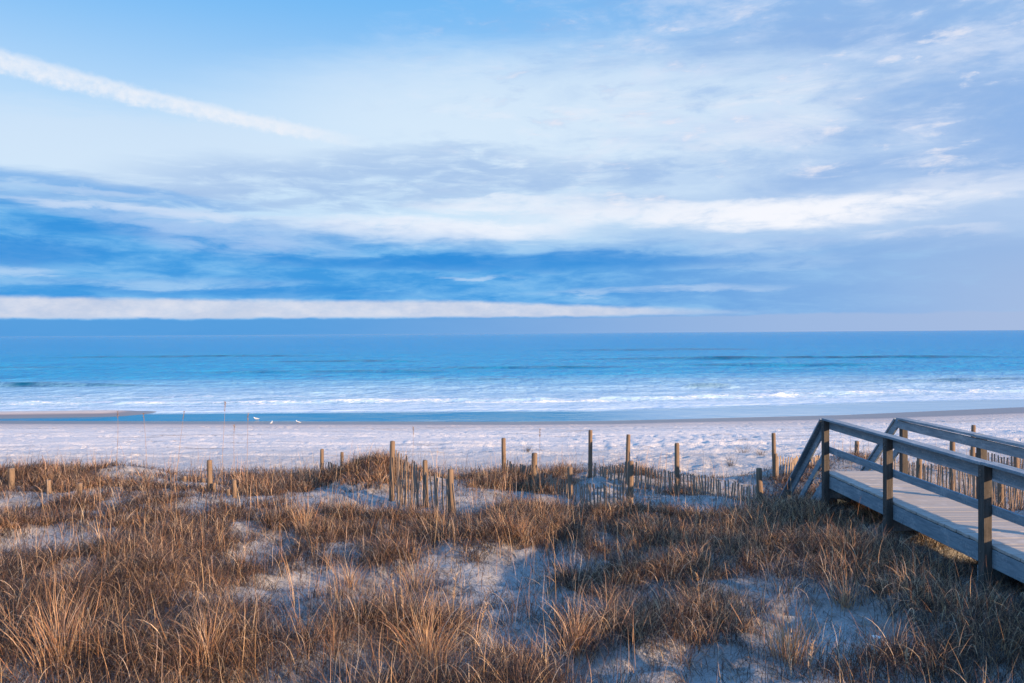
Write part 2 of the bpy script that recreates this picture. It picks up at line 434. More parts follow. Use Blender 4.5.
def gz(x, y):
    i = min(max(np.searchsorted(xs, x) - 1, 0), len(xs) - 2); j = min(max(np.searchsorted(ys, y) - 1, 0), len(ys) - 2)
    fx = (x - xs[i]) / (xs[i + 1] - xs[i]); fy = (y - ys[j]) / (ys[j + 1] - ys[j])
    return float((ZZ[j, i] * (1 - fx) + ZZ[j, i + 1] * fx) * (1 - fy) + (ZZ[j + 1, i] * (1 - fx) + ZZ[j + 1, i + 1] * fx) * fy)

# ------------------------------------------------------------------ sea
def sea_material():
    m, b, o = new_mat('sea_water')
    p = position(); x, y, z = split(p)
    # distance seaward of the water's edge (the edge bends away on the right)
    sh = lin(x, 6, 37, 0, 7.3)
    q = y - sh
    wob = (noise(vec(x * .10, y * .10), 1.0, 4, .6) - .5)
    wob2 = (noise(vec(x * .55, y * .9), 1.0, 5, .65) - .5)
    qq = q + wob * 5.0 + wob2 * 1.5
    deep = mixc(ss(y, 90, 400), (.015, .305, .55), (.005, .27, .54))
    strk = noise(vec(x * .20, y * .14, 3.0), 1.0, 6, .72) - .5
    strk2 = noise(vec(x * .020, y * .035, 6.0), 1.0, 6, .70) - .5
    deep = mixc(ss(strk + strk2, .02, .22) * .3, deep, (.07, .33, .52))
    deep = mixc(ss(strk + strk2, -.05, -.25) * .35, deep, (.0, .17, .36))
    shallow = (.42, .60, .72)
    near = mixc(ss(qq, 62, 112), shallow, deep)
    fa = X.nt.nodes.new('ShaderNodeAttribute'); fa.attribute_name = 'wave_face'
    near = mixc(X(fa.outputs['Fac']), near, (.0, .075, .17))  # darker wave fronts: weaker sky reflection painted into the water colour
    pool = ss(q + wob * .4, 57.4, 56.6)
    col = mixc(pool, near, mixc(ss(x + wob * 8, 1, 13), (.0, .22, .38), (.40, .55, .64)))
    # foam, with the wash's bright sky reflection painted in as the edge line
    fn = noise(vec(x * 1.0, y * 1.3, 2.0), 2.2, 6, .72)
    fb = noise(vec(x * .16, y * .9, 7.0), 1.0, 4, .6)
    line1 = ss(X.m('ABSOLUTE', q + wob * 3.0 + wob2 * 1.4 - 66.0), 2.4, .6) * ss(fn + (fb - .5) * 1.1, .46, .66)
    line2 = ss(X.m('ABSOLUTE', q + wob * 2.0 - 71.5), 1.6, .3) * ss(fn + (fb - .5) * 1.0, .55, .72) * .8
    lace = ss(fn + (fb - .5) * .9, .54, .70) * ss(q, 59, 61) * ss(qq, 80, 62) * .5
    edge = ss(X.m('ABSOLUTE', q + wob * 1.2 - 58.6), .8, .35) * .75
    wash = ss(q + wob * 1.2, 58.2, 59.2) * ss(qq, 66, 60) * .35
    foam = sat(line1 * .7 + line2 * .7 + lace + edge * .6 + wash * .8)
    col = mixc(foam, col, (.80, .83, .85))
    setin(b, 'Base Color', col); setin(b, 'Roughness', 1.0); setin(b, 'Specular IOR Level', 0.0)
    w1 = noise(vec(x * .5, y * .75), 1.0, 5, .62)
    w2 = noise(vec(x * .16, y * .24, 5.0), 1.0, 4, .6)
    w3 = noise(vec(x * 1.4, y * 3.2, 9.0), 1.0, 3, .6)
    hgt = w1 * .65 + w2 * 1.5 + w3 * .09 + foam * .12 + (noise(vec(x * .014, y * .055, 1.0), 1.0, 5, .7) * 1.0 + noise(vec(x * .005, y * .018, 4.0), 1.0, 4, .7) * 1.6) * ss(y, 75, 130)
    st = mixf(pool, lin(q, 58, 110, .45, 1.0), .03)
    bump(b, hgt, st, 1.0)
    nt = m.node_tree; g = nt.nodes.new('ShaderNodeBsdfGlossy'); fr = nt.nodes.new('ShaderNodeFresnel'); mx = nt.nodes.new('ShaderNodeMixShader')
    fr.inputs['IOR'].default_value = 1.33
    nrm = b.inputs['Normal'].links[0].from_socket
    nt.links.new(nrm, g.inputs['Normal']); nt.links.new(nrm, fr.inputs['Normal'])
    nt.links.new(mixf(pool, .16, .04).s, g.inputs['Roughness'])
    nt.links.new((X(fr.outputs[0]) * (1 - foam * .9) * mixf(pool, .86, .95)).s, mx.inputs[0])
    nt.links.new(b.outputs[0], mx.inputs[1]); nt.links.new(g.outputs[0], mx.inputs[2]); nt.links.new(mx.outputs[0], o.inputs[0])
    return m
SEA = sea_material()
wx = axis(-75, 75, .5, 30000, 40); wy = np.concatenate([np.arange(46, 100, .25), np.arange(100, 220, .6), 220 + np.geomspace(1, 40000, 70)])
WX, WY = np.meshgrid(wx, wy)
def swell(x, y):
    far = np.exp(-((y - 60) / 260)) * sstep(y, 60, 72)
    z = .10 * far * np.sin(y * .55 + 2.5 * fbm(x * .02, y * .03, 2, 41)) * (1 + fbm(x * .05, y * .1, 2, 42))
    z = z + .30 * sstep(y, 62, 75) * far * fbm(x * .07, y * .35, 3, 43)
    for (px0, px1, py, h, w, tilt) in ((-160, 150, 386.5, .9, 1.0, -.004), (684, 736, 388.0, .60, .6, 0), (838, 1100, 381.0, .60, 1.0, .0), (600, 1010, 358.6, .9, 2.4, .0),
                                 (560, 760, 350, .8, 3.5, 0), (200, 470, 372, .4, 1.6, 0), (650, 900, 366, .5, 1.6, 0), (50, 330, 357, .6, 2.5, 0), (380, 560, 381, .32, 1.0, 0), (250, 420, 362, .5, 2, 0), (420, 640, 368, .5, 1.6, 0), (-60, 90, 368, .4, 1.6, 0)):
        pm = (px0 + px1) / 2; hor = 333.2 - (pm - 512) * .00635
        d = 5.6 * 800 / (py - hor)
        xa, xb = (px0 - 512) / 800 * d, (px1 - 512) / 800 * d; xc, hw = (xa + xb) / 2, (xb - xa) / 2
        yc = d + 1.2 * fbm(x * .08, x * 0 + d, 2, int(d)) + tilt * (x - xc) * 4
        env = np.exp(-np.abs((x - xc) / hw) ** 4)
        t = y - yc
        prof = np.where(t < 0, np.exp(-(t / (w * .55)) ** 2), np.exp(-(t / (w * 1.8)) ** 2))
        z = z + .62 * h * env * prof
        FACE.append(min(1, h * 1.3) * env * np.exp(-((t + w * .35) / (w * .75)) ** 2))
    # breaking line
    yb = 66 + np.interp(x, [6, 37], [0, 7.3]) + 1.0 * fbm(x * .12, x * 0, 3, 77)
    t = y - yb
    z = z + (.22 + .30 * vnoise(x * .5, y * .2, 79)) * np.where(t < 0, np.exp(-(t / .7) ** 2), np.exp(-(t / 2.0) ** 2))
    return z
FACE = []
WZ = swell(WX, WY) * sstep(WY, 58, 63)
WZ[WY > 3000] = 0
sea = grid_mesh('sea', wx, wy, WZ, SEA); tag(sea, kind='structure')
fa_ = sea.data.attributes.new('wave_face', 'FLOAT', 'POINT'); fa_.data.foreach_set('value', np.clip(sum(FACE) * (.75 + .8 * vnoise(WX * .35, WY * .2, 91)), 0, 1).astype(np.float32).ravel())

# ------------------------------------------------------------------ wood
def wood_material(name, c0, c1, c2, grain=(1, 1, 12), rough=.85):
    m, b, o = new_mat(name)
    tc = X.nt.nodes.new('ShaderNodeTexCoord'); p = X(tc.outputs['Object']); x, y, z = split(p)
    pw = position()
    g = noise(vec(x * grain[0], y * grain[1], z * grain[2]), 1.0, 6, .7, .3)
    n = noise(pw, 2.3, 4, .6); f = noise(pw, 30, 3, .6)
    col = mixc(ss(g, .3, .7), c0, c1)
    col = mixc(ss(n + (f - .5) * .7, .52, .74) * .6, col, c2)
    setin(b, 'Base Color', col); setin(b, 'Roughness', rough); setin(b, 'Specular IOR Level', .25)
    bump(b, g * .006 + f * .002, .8, 1.0)
    return m
POSTW = wood_material('weathered_post_wood', (.115, .085, .066), (.235, .175, .13), (.075, .06, .052), (40, 40, 2))
SLATW = wood_material('fence_slat_wood', (.20, .155, .125), (.33, .265, .215), (.12, .10, .085), (50, 50, 3))
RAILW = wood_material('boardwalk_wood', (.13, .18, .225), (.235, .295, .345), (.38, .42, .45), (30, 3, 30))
def deck_material():
    m, b, o = new_mat('deck_board_wood')
    p = position(); x, y, z = split(p)
    bd = X.m('FLOOR', y / .145)
    wn = X.nt.nodes.new('ShaderNodeTexWhiteNoise'); wn.noise_dimensions = '1D'; X.nt.links.new(bd.s, wn.inputs['W'])
    r = X(wn.outputs['Value'])
    g = noise(vec(x * 2.5, y * 60, r * 20), 1.0, 5, .65)
    n = noise(p, 3.5, 4, .6)
    col = mixc(g, (.30, .285, .27), (.46, .435, .41))
    col = mixc(r * .35, col, (.24, .225, .21))
    col = mixc(ss(n, .55, .72) * .45, col, (.56, .53, .50))      # blown sand lying on the boards
    setin(b, 'Base Color', col); setin(b, 'Roughness', .85); setin(b, 'Specular IOR Level', .2)
    bump(b, g * .004, .8, 1.0)
    return m
DECKW = deck_material()
m_, b_, o_ = new_mat('galvanised_wire'); setin(b_, 'Base Color', (.16, .14, .13)); setin(b_, 'Metallic', .6); setin(b_, 'Roughness', .6); WIRE = m_

# ------------------------------------------------------------------ boardwalk
def boardwalk():
    XL, XR = 5.72, 6.98                      # deck edges
    ZD = CAM.z - 2.56                        # top of the deck
    ZR = CAM.z - 1.57                        # top of the handrail
    Y0, Y1 = 2.0, 14.5                       # near end (out of frame) and head of the stairs
    bw = empty('boardwalk', (XL, Y1, gz(XL, Y1)), 'weathered grey timber boardwalk with handrails and stairs crossing the dune to the beach', 'boardwalk')
    base = Vector(bw.location)
    def put(name, bm, m, parent=bw, bevel=0.0):
        off = base
        return from_bm(name, bm, m, parent, None, False, bevel, offset=off)
    ypost = [14.42, 12.02, 9.55, 7.1, 4.65, 2.2]
    # deck boards
    bm = bmesh.new(); y = Y0
    while y < Y1 + .02:
        jit = random.uniform(-.008, .008)
        add_box(bm, ((XL + XR) / 2 + jit, y + .0675, ZD - .019 + random.uniform(-.002, .002)), (XR - XL + .05, .137, .038)); y += .145
    put('deck', bm, DECKW, bevel=.003)
    for xx in (XL, XR):
        sgn = -1 if xx == XL else 1
        bm = bmesh.new()
        add_box(bm, (xx + sgn * .005, (Y0 + Y1) / 2, ZD - .04 - .12), (.04, Y1 - Y0, .22))
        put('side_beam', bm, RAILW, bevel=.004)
        for yp in ypost:
            bm = bmesh.new(); px = xx + sgn * .075
            g = min(gz(px, yp), ZD - .3) - .5
            top = ZR - .04
            lean = random.uniform(-.012, .012)
            vs = add_box(bm, (px, yp, (g + top) / 2), (.10, .12, top - g))
            for v in vs:
                if v.co.z > ZD: v.co.x += lean * .4; v.co.y += lean
            po = put('post', bm, POSTRAIL, bevel=.005)
            for zb_ in (ZR - .10, ZR - .16, ZD - .09, ZD - .20):
                bb = bmesh.new(); bx_ = px + sgn * .05
                add_tube(bb, [(bx_ - sgn * .004, yp + random.uniform(-.012, .012), zb_), (bx_ + sgn * .010, yp, zb_)], .013, 8)
                put('bolt', bb, WIRE, po)
        # rails run board by board from post to post, inside the posts
        for k in range(len(ypost) - 1):
            a, b2 = ypost[k + 1], ypost[k]
            xi = xx + sgn * .008
            e = .05 if k == 0 else 0
            sag = random.uniform(-.008, .008)
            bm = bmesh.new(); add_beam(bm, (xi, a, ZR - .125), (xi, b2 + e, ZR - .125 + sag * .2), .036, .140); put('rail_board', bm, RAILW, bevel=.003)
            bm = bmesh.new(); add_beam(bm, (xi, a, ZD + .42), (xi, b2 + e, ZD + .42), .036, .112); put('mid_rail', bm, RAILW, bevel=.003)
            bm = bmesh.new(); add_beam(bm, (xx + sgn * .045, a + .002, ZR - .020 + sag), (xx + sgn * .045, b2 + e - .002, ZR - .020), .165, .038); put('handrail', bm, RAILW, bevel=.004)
    # joists and cross beams
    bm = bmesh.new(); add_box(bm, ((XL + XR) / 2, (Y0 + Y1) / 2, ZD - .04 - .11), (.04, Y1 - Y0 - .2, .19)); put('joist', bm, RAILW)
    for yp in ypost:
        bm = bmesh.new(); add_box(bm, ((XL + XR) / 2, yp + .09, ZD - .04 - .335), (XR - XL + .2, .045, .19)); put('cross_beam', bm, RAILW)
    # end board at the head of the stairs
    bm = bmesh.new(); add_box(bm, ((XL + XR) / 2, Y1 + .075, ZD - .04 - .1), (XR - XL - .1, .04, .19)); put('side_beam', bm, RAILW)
    # stairs down to the beach
    yb, zb = 17.25, CAM.z - 3.82 + .02
    run, rise = yb - Y1, ZD - (gz(6.3, yb) + .02)
    slope = (ZR - (CAM.z - 3.70)) / (17.02 - 14.5)
    n = 8
    for xx in (XL + .02, XR - .02):
        bm = bmesh.new()
        ang = math.atan(slope)
        add_beam(bm, (xx, Y1 + .1, ZD - .2), (xx, Y1 + .1 + 2.35, ZD - .2 - 2.35 * slope), .04, .24)
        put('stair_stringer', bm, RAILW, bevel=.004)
    for k in range(1, n + 1):
        bm = bmesh.new(); dy = .1 + (k - .5) * 2.25 / n
        add_box(bm, ((XL + XR) / 2, Y1 + dy + .05, ZD - (dy) * slope - .0), (XR - XL - .09, .27, .038)); put('stair_tread', bm, DECKW, bevel=.003)
    for k in range(0, n):
        bm = bmesh.new(); dy = .1 + k * 2.25 / n
        add_box(bm, ((XL + XR) / 2, Y1 + dy + .06, ZD - dy * slope - .115), (XR - XL - .11, .022, .17)); put('added_riser', bm, RAILW)  # risers added to block sun falling under the stairs
    for xx in (XL, XR):
        sgn = -1 if xx == XL else 1
        xi = xx + sgn * .01
        e = Vector((xi, 14.50, ZR - .10)); f = Vector((xi, 14.50 + 2.55, ZR - .10 - 2.55 * slope))
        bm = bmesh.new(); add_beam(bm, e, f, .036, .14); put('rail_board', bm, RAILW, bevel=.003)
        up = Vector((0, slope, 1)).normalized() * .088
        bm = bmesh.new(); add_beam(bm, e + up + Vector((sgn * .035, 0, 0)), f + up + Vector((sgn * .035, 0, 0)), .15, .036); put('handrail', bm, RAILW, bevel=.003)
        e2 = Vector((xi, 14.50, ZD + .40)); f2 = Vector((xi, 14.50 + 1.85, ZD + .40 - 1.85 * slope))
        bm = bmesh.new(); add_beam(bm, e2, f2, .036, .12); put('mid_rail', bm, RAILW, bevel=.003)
        yp = 16.35; px = xx + sgn * .075
        tz = ZR - .13 - (yp - 14.5) * slope
        bm = bmesh.new(); g = gz(px, yp) - .4; add_box(bm, (px, yp, (g + tz) / 2), (.092, .092, tz - g)); put('post', bm, POSTRAIL, bevel=.005)
POSTRAIL = wood_material('boardwalk_post_wood', (.05, .046, .044), (.10, .09, .083), (.035, .033, .032), (30, 30, 2))
boardwalk()

# ------------------------------------------------------------------ sand fences and lone posts
def post_bm(p_top, r, sink=.5, n=9, square=False):
    z0 = gz(p_top.x, p_top.y) - sink
    bm = bmesh.new(); H = p_top.z - z0
    lx, ly = random.uniform(-.03, .03), random.uniform(-.03, .03)
    pts = [(p_top.x - lx * (1 - t) * H, p_top.y - ly * (1 - t) * H, z0 + H * t) for t in (0, .3, .6, .85, .985, 1.0)]
    if square:
        rr = [r * 1.3, r * 1.3, r * 1.28, r * 1.25, r * 1.2, r * 1.12]; n = 4
    else: rr = [r * 1.05, r * 1.03, r, r * .97, r * .95, r * .8]
    add_tube(bm, pts, rr, n)
    return bm, Vector((p_top.x, p_top.y, z0 + sink))
def sand_fence(label, posts, tops, buried_first=False):
    """posts: (px, py_top, depth, radius); tops: (px, py of slat tops, depth) knots from one end to the other"""
    P = [at(a, b, d) for a, b, d, r in posts]
    b0 = Vector((P[0].x, P[0].y, gz(P[0].x, P[0].y)))
    root = empty('sand_fence', b0, label, 'fence', 'slatted sand fences along the dune')
    for p, (a, b, d, r) in zip(P, posts):
        bm, base = post_bm(p, r); from_bm('post', bm, POSTW, root, None, True, 0, offset=b0)
    K = [at(a, b, d) for a, b, d in tops]
    bm = None
    for i in range(len(K) - 1):
        A, B = K[i], K[i + 1]
        L = math.hypot(B.x - A.x, B.y - A.y); n = max(2, int(L / .058))
        if bm is None: bm = bmesh.new(); wires = [[], []]
        t2 = (Vector((B.x, B.y, 0)) - Vector((A.x, A.y, 0))).normalized()
        nrm = Vector((-t2.y, t2.x, 0))
        lean = random.uniform(-.05, .05)
        for k in range(n):
            if random.random() < .05: continue
            f = (k + .5 + random.uniform(-.16, .16)) / n
            sag = -.05 * 4 * f * (1 - f)
            q = A.lerp(B, f); q.z += sag + random.uniform(-.035, .025)
            off = nrm * (.06 * math.sin(f * math.pi * 2 + i) + random.uniform(-.008, .008)); q += off
            g = gz(q.x, q.y) - .12
            H = max(q.z - g, .12)
            if q.z < gz(q.x, q.y) + .02: continue
            tl = lean + random.uniform(-.11, .11); tn = random.uniform(-.07, .07)
            w = random.uniform(.027, .035)
            foot = q - Vector((0, 0, H)) + t2 * tl * H + nrm * tn * H
            add_beam(bm, foot, q, w, .009, up=nrm)
            for wi, hh in enumerate((.16, .55)):
                if H > hh + .1: wires[wi].append(q + (foot - q) * (hh / H) + nrm * .008)
        if i < len(K) - 2 and not any(abs(tops[i + 1][0] - pp[0]) < 6 and pp[0] > posts[0][0] + 6 for pp in posts): continue
        from_bm('slat_panel', bm, SLATW, root, None, False, 0, offset=b0); bm = None
        for wp in wires:
            if len(wp) > 2:
                wb = bmesh.new(); add_tube(wb, wp, .0022, 4); from_bm('wire', wb, WIRE, root, None, False, 0, offset=b0)
    return root
sand_fence('short half buried slatted fence left of the round grassy mound',
    [(322, 449, 18.9, .045), (342, 452, 18.6, .04)], [(320, 458, 18.95), (326, 461, 18.85), (342, 464, 18.6), (358, 473, 18.3)])
sand_fence('slatted fence stepping down from the tall post on the grassy mound',
    [(392.5, 441, 16.2, .055), (425, 460, 15.3, .05), (450.5, 469, 14.8, .058)],
    [(394, 447, 16.2), (403, 454, 15.9), (412, 459, 15.6), (425, 466, 15.3), (436, 474, 15.1), (449, 477, 14.8), (455, 481, 14.7)])
sand_fence('slatted fence in the middle with leaning slats at its nearest post',
    [(503.5, 438, 19.3, .055), (534.5, 453, 18.6, .07), (570, 467, 16.9, .055), (631, 461, 15.9, .06)],
    [(504, 458, 19.3), (518, 463, 18.9), (534, 464, 18.6), (550, 474, 17.7), (569, 480, 16.9), (590, 483, 16.4), (612, 483, 16.1), (631, 480, 15.9)])
sand_fence('long rear slatted fence ending at the thick post left of the stairs',
    [(590.5, 430, 18.8, .05), (628.5, 434.5, 18.2, .05), (677, 443, 17.5, .055), (759, 468, 16.2, .062)],
    [(592, 458, 18.8), (598, 466, 18.7), (626, 461, 18.2), (636, 461, 18.05), (652, 467, 17.8), (677, 471, 17.5), (704, 474, 17.1), (730, 481, 16.7), (757, 484, 16.2)])
sand_fence('slatted fence running behind the boardwalk stairs from a tall thin post',
    [(773.5, 433, 18.4, .048), (857, 441, 20.0, .055)],
    [(771, 446, 18.4), (778, 455, 18.4), (800, 456, 18.8), (822, 455, 19.2)])
sand_fence('slatted fence seen through the far boardwalk rail on the right side of the deck',
    [(919.5, 455, 17.2, .055), (952.5, 437, 16.4, .055), (1000, 470, 14.6, .055)],
    [(880, 456, 18.6), (902, 458, 17.9), (919, 461, 17.2), (941, 463, 16.7), (953, 464, 16.4), (978, 472, 15.4), (1000, 477, 14.6), (1030, 482, 13.8)])
sand_fence('farther slatted fence with two thin posts rising behind the top right handrail',
    [(973.5, 425, 18.4, .05), (1016, 447, 18.0, .055)], [(968, 450, 18.5), (990, 452, 18.3), (1016, 456, 18.0), (1060, 458, 17.8)])

def lone_post(px, py, d, r, label):
    p = at(px, py, d); bm, base = post_bm(p, r, .35)
    o = from_bm('fence_post', bm, POSTW, None, base, True, 0, offset=base)
    tag(o, label, 'post', 'lone posts of the buried fence on the left')
for a in ((11.5, 468, 16.8, .066, 'leftmost weathered fence post, thick and pale, standing at the edge of the picture'),
          (48.5, 480, 16.4, .05, 'short fence post in golden grass, second from the left edge'),
          (80, 483, 16.3, .052, 'short fence post in golden grass, third from the left edge, below the grassy mound'),
          (184.5, 476, 18.0, .04, 'stubby pale post, first left of the tall dark post'),
          (203, 478, 18.2, .038, 'stubby leaning pale post just left of the tall dark post'),
          (209.5, 460, 17.0, .055, 'tall dark fence post standing alone between short pale stubs'),
          (214, 483, 16.9, .036, 'low pale stub touching the right side of the tall dark post'),
          (228, 489, 16.6, .038, 'lowest pale stub between the tall dark post and the next slim post'),
          (234, 480, 16.3, .045, 'slim fence post beside the tallest thin grass stalk')):
    lone_post(*a)

# ------------------------------------------------------------------ grass
def grass_material(name):
    m = bpy.data.materials.new(name); m.use_nodes = True; X.nt = m.node_tree; X.nt.nodes.clear(); nt = m.node_tree
    o = nt.nodes.new('ShaderNodeOutputMaterial')
    at_ = nt.nodes.new('ShaderNodeAttribute'); at_.attribute_name = 'tint'
    d = nt.nodes.new('ShaderNodeBsdfDiffuse'); t = nt.nodes.new('ShaderNodeBsdfTranslucent'); g = nt.nodes.new('ShaderNodeBsdfGlossy')
    g.inputs['Roughness'].default_value = .45; g.inputs['Color'].default_value = (.8, .7, .6, 1)
    for n in (d, t): nt.links.new(at_.outputs['Color'], n.inputs['Color'])
    mx = nt.nodes.new('ShaderNodeMixShader'); mx.inputs[0].default_value = .5
    nt.links.new(d.outputs[0], mx.inputs[1]); nt.links.new(t.outputs[0], mx.inputs[2])
    mg = nt.nodes.new('ShaderNodeMixShader'); mg.inputs[0].default_value = .05
    nt.links.new(mx.outputs[0], mg.inputs[1]); nt.links.new(g.outputs[0], mg.inputs[2]); nt.links.new(mg.outputs[0], o.inputs[0])
    return m
GRASS = grass_material('dry_grass')
def blades(base, h, azi, lean, curl, width, tint, nseg=5, head=None):
    """arrays: base (N,3), height, azimuth of lean, lean angle, curl (extra bend at the tip), width, tint (N,3)"""
    N = len(h)
    t = np.linspace(0, 1, nseg + 1)
    ang = lean[:, None] + curl[:, None] * t[None, :] ** 1.7            # tilt from vertical along the blade
    ds = h[:, None] / nseg
    hor = np.concatenate([np.zeros((N, 1)), np.cumsum(np.sin(ang[:, 1:]) * ds, 1)], 1)
    ver = np.concatenate([np.zeros((N, 1)), np.cumsum(np.cos(ang[:, 1:]) * ds, 1)], 1)
    wig = .03 * h[:, None] * np.sin(t[None, :] * 5 + rng.uniform(0, 6, (N, 1))) * t[None, :]
    dx, dy = np.cos(azi)[:, None], np.sin(azi)[:, None]
    c = np.stack([base[:, 0:1] + hor * dx - wig * dy, base[:, 1:2] + hor * dy + wig * dx, base[:, 2:3] + ver], -1)
    tw = azi + np.pi / 2 + rng.normal(0, .7, N)
    prof = (1 - t ** 2.2) * .9 + .1
    w = width[:, None] * prof[None, :] * .5
    sx, sy = np.cos(tw)[:, None] * w, np.sin(tw)[:, None] * w
    l = c.copy(); r = c.copy(); l[..., 0] += sx; l[..., 1] += sy; r[..., 0] -= sx; r[..., 1] -= sy
    co = np.stack([l, r], 2).reshape(-1, 3)
    i = (np.arange(N) * (nseg + 1) * 2)[:, None] + (np.arange(nseg) * 2)[None, :]
    q = np.stack([i, i + 1, i + 3, i + 2], -1).reshape(-1, 4)
    tc = np.repeat(tint, (nseg + 1) * 2, 0)
    return co, q, tc
def merge(parts):
    co, q, tc, off = [], [], [], 0
    for a, b, c in parts:
        co.append(a); q.append(b + off); tc.append(c); off += len(a)
    return np.concatenate(co), np.concatenate(q), np.concatenate(tc)
def grass_obj(name, parts, loc=None, parent=None):
    co, q, tc = merge(parts)
    if loc is not None: co = co - np.array(loc)
    o = np_mesh(name, co, q, GRASS, True, parent)
    a = o.data.color_attributes.new('tint', 'FLOAT_COLOR', 'POINT')
    a.data.foreach_set('color', np.concatenate([tc, np.ones((len(tc), 1))], 1).astype(np.float32).ravel())
    if loc is not None: o.location = loc
    return o
PAL = np.array([(.66, .405, .22), (.78, .535, .33), (.50, .265, .135), (.25, .15, .11), (.88, .68, .49), (.14, .09, .08)])
def tints(N, warm=.5):
    p = np.array([.30 * warm * 2, .2, .16 * warm * 2, .20, .08, .18]); p /= p.sum()
    k = rng.choice(len(PAL), N, p=p); return PAL[k] * rng.uniform(.75, 1.2, (N, 1)) * rng.uniform(.94, 1.06, (N, 3))
DARK = np.array([(.042, .029, .028), (.07, .047, .042), (.03, .022, .022), (.12, .08, .07)])  # dead-blade tones, darkened to stand for shade in the gaps
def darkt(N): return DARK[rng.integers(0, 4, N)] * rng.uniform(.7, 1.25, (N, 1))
def zgrid(x, y):
    i = np.clip(np.searchsorted(xs, x) - 1, 0, len(xs) - 2); j = np.clip(np.searchsorted(ys, y) - 1, 0, len(ys) - 2)
    fx = (x - xs[i]) / (xs[i + 1] - xs[i]); fy = (y - ys[j]) / (ys[j + 1] - ys[j])
    return (ZZ[j, i] * (1 - fx) + ZZ[j, i + 1] * fx) * (1 - fy) + (ZZ[j + 1, i] * (1 - fx) + ZZ[j + 1, i + 1] * fx) * fy
def ground_hit(px, py):
    d = 6.0
    while d < 40:
        p = at(px, py, d)
        if p.z < gz(p.x, p.y): break
        d += .08
    return p
# bare sand, seen in the photo as pale blue patches: photo pixel centre and half-size
BARE = [(520, 566, 85, 24), (470, 505, 34, 14), (440, 560, 30, 12), (590, 610, 16, 9), (330, 585, 26, 12), (45, 550, 45, 18), (175, 545, 30, 9),
        (880, 650, 46, 20), (720, 665, 26, 9), (310, 500, 22, 7), (410, 500, 16, 9), (690, 500, 45, 9), (770, 650, 26, 10), (480, 640, 24, 12), (730, 588, 22, 8), (340, 550, 26, 8),
        (60, 500, 60, 8), (215, 500, 40, 7), (115, 477, 22, 5), (60, 565, 40, 10), (365, 610, 22, 10), (255, 600, 22, 8), (240, 525, 18, 6)]
BP = []
for (px, py, rx, ry) in BARE:
    c = ground_hit(px, py); a = ground_hit(px, py - ry); b = ground_hit(px, min(py + ry, 690)); BP.append((c.x, c.y, rx / 800 * c.y, abs(a.y - b.y) / 2 + .05))
LUSH = []
for (px, py, rx, ry, k) in ((370, 478, 34, 14, 1.0), (60, 478, 70, 12, .7), (520, 478, 40, 8, .7), (840, 468, 30, 14, 1.0), (790, 540, 110, 40, .7), (430, 640, 60, 50, .4), (90, 620, 110, 70, .25),
                            (270, 520, 280, 18, .3), (300, 535, 200, 20, .15), (600, 530, 200, 14, .4), (640, 600, 60, 40, .3)):
    c = ground_hit(px, py); a = ground_hit(px, py - ry); b = ground_hit(px, py + ry); LUSH.append((c.x, c.y, rx / 800 * c.y, abs(a.y - b.y) / 2 + .1, k))
def density(x, y):
    d = .54 + .85 * fbm(x * .6, y * .6, 2, 61) + 1.35 * vnoise(x * 1.3, y * 1.3, 69) + .6 * vnoise(x * 2.7, y * 2.7, 63)
    for (cx, cy, rx, ry, k) in LUSH: d = d + .6 * k * np.exp(-((x - cx) / rx) ** 2 - ((y - cy) / ry) ** 2)
    for (cx, cy, rx, ry) in BP: d = d - 1.45 * np.clip(.8 + 1.5 * vnoise(x * 1.8, y * 1.8, 67), .15, 1.3) * np.exp(-(((x - cx) / (rx * .9)) ** 2 + ((y - cy) / (ry * .9)) ** 2) ** 1.5)
    ed = 20.0 + 1.4 * fbm(x * .22, x * 0 + 3.3, 3, 21) - 1.3 * np.exp(-((x - 5.0) / 1.6) ** 2)
    d = d - 1.6 * sstep(y, ed - .9, ed + .7)
    d = d - 1.2 * sstep(x, 7.0, 7.4) * sstep(y, 9, 10.5) * (1 - .9 * np.exp(-((x - 8.2) / 1.3) ** 2 - ((y - 19.2) / 1.3) ** 2))
    d = d - .9 * np.exp(-((x - 5.2) / .8) ** 2 - ((y - 17.0) / 1.2) ** 2)
    d = d - .5 * sstep(x, 1.2, 1.9) * sstep(x, 5.6, 5.0) * sstep(y, 16.5, 17.5)
    d = d - .55 * sstep(x, -3.0 , -2.5) * sstep(x, 5.6, 5.0) * sstep(y, 14.3, 14.9) * sstep(y, 17.9, 17.3)
    under = sstep(x, 5.5, 5.7) * sstep(x, 6.7, 6.5) * (y < 16.6)
    d = d - .55 * under * (y < 14.6) - 2.0 * under * (y >= 14.6)
    d = d + .9 * sstep(x, 6.5, 6.8) * sstep(x, 7.6, 7.2) * (y < 15)  # hidden grass strip beside the deck, added to keep sun from underneath
    return np.clip(d, 0, 1)
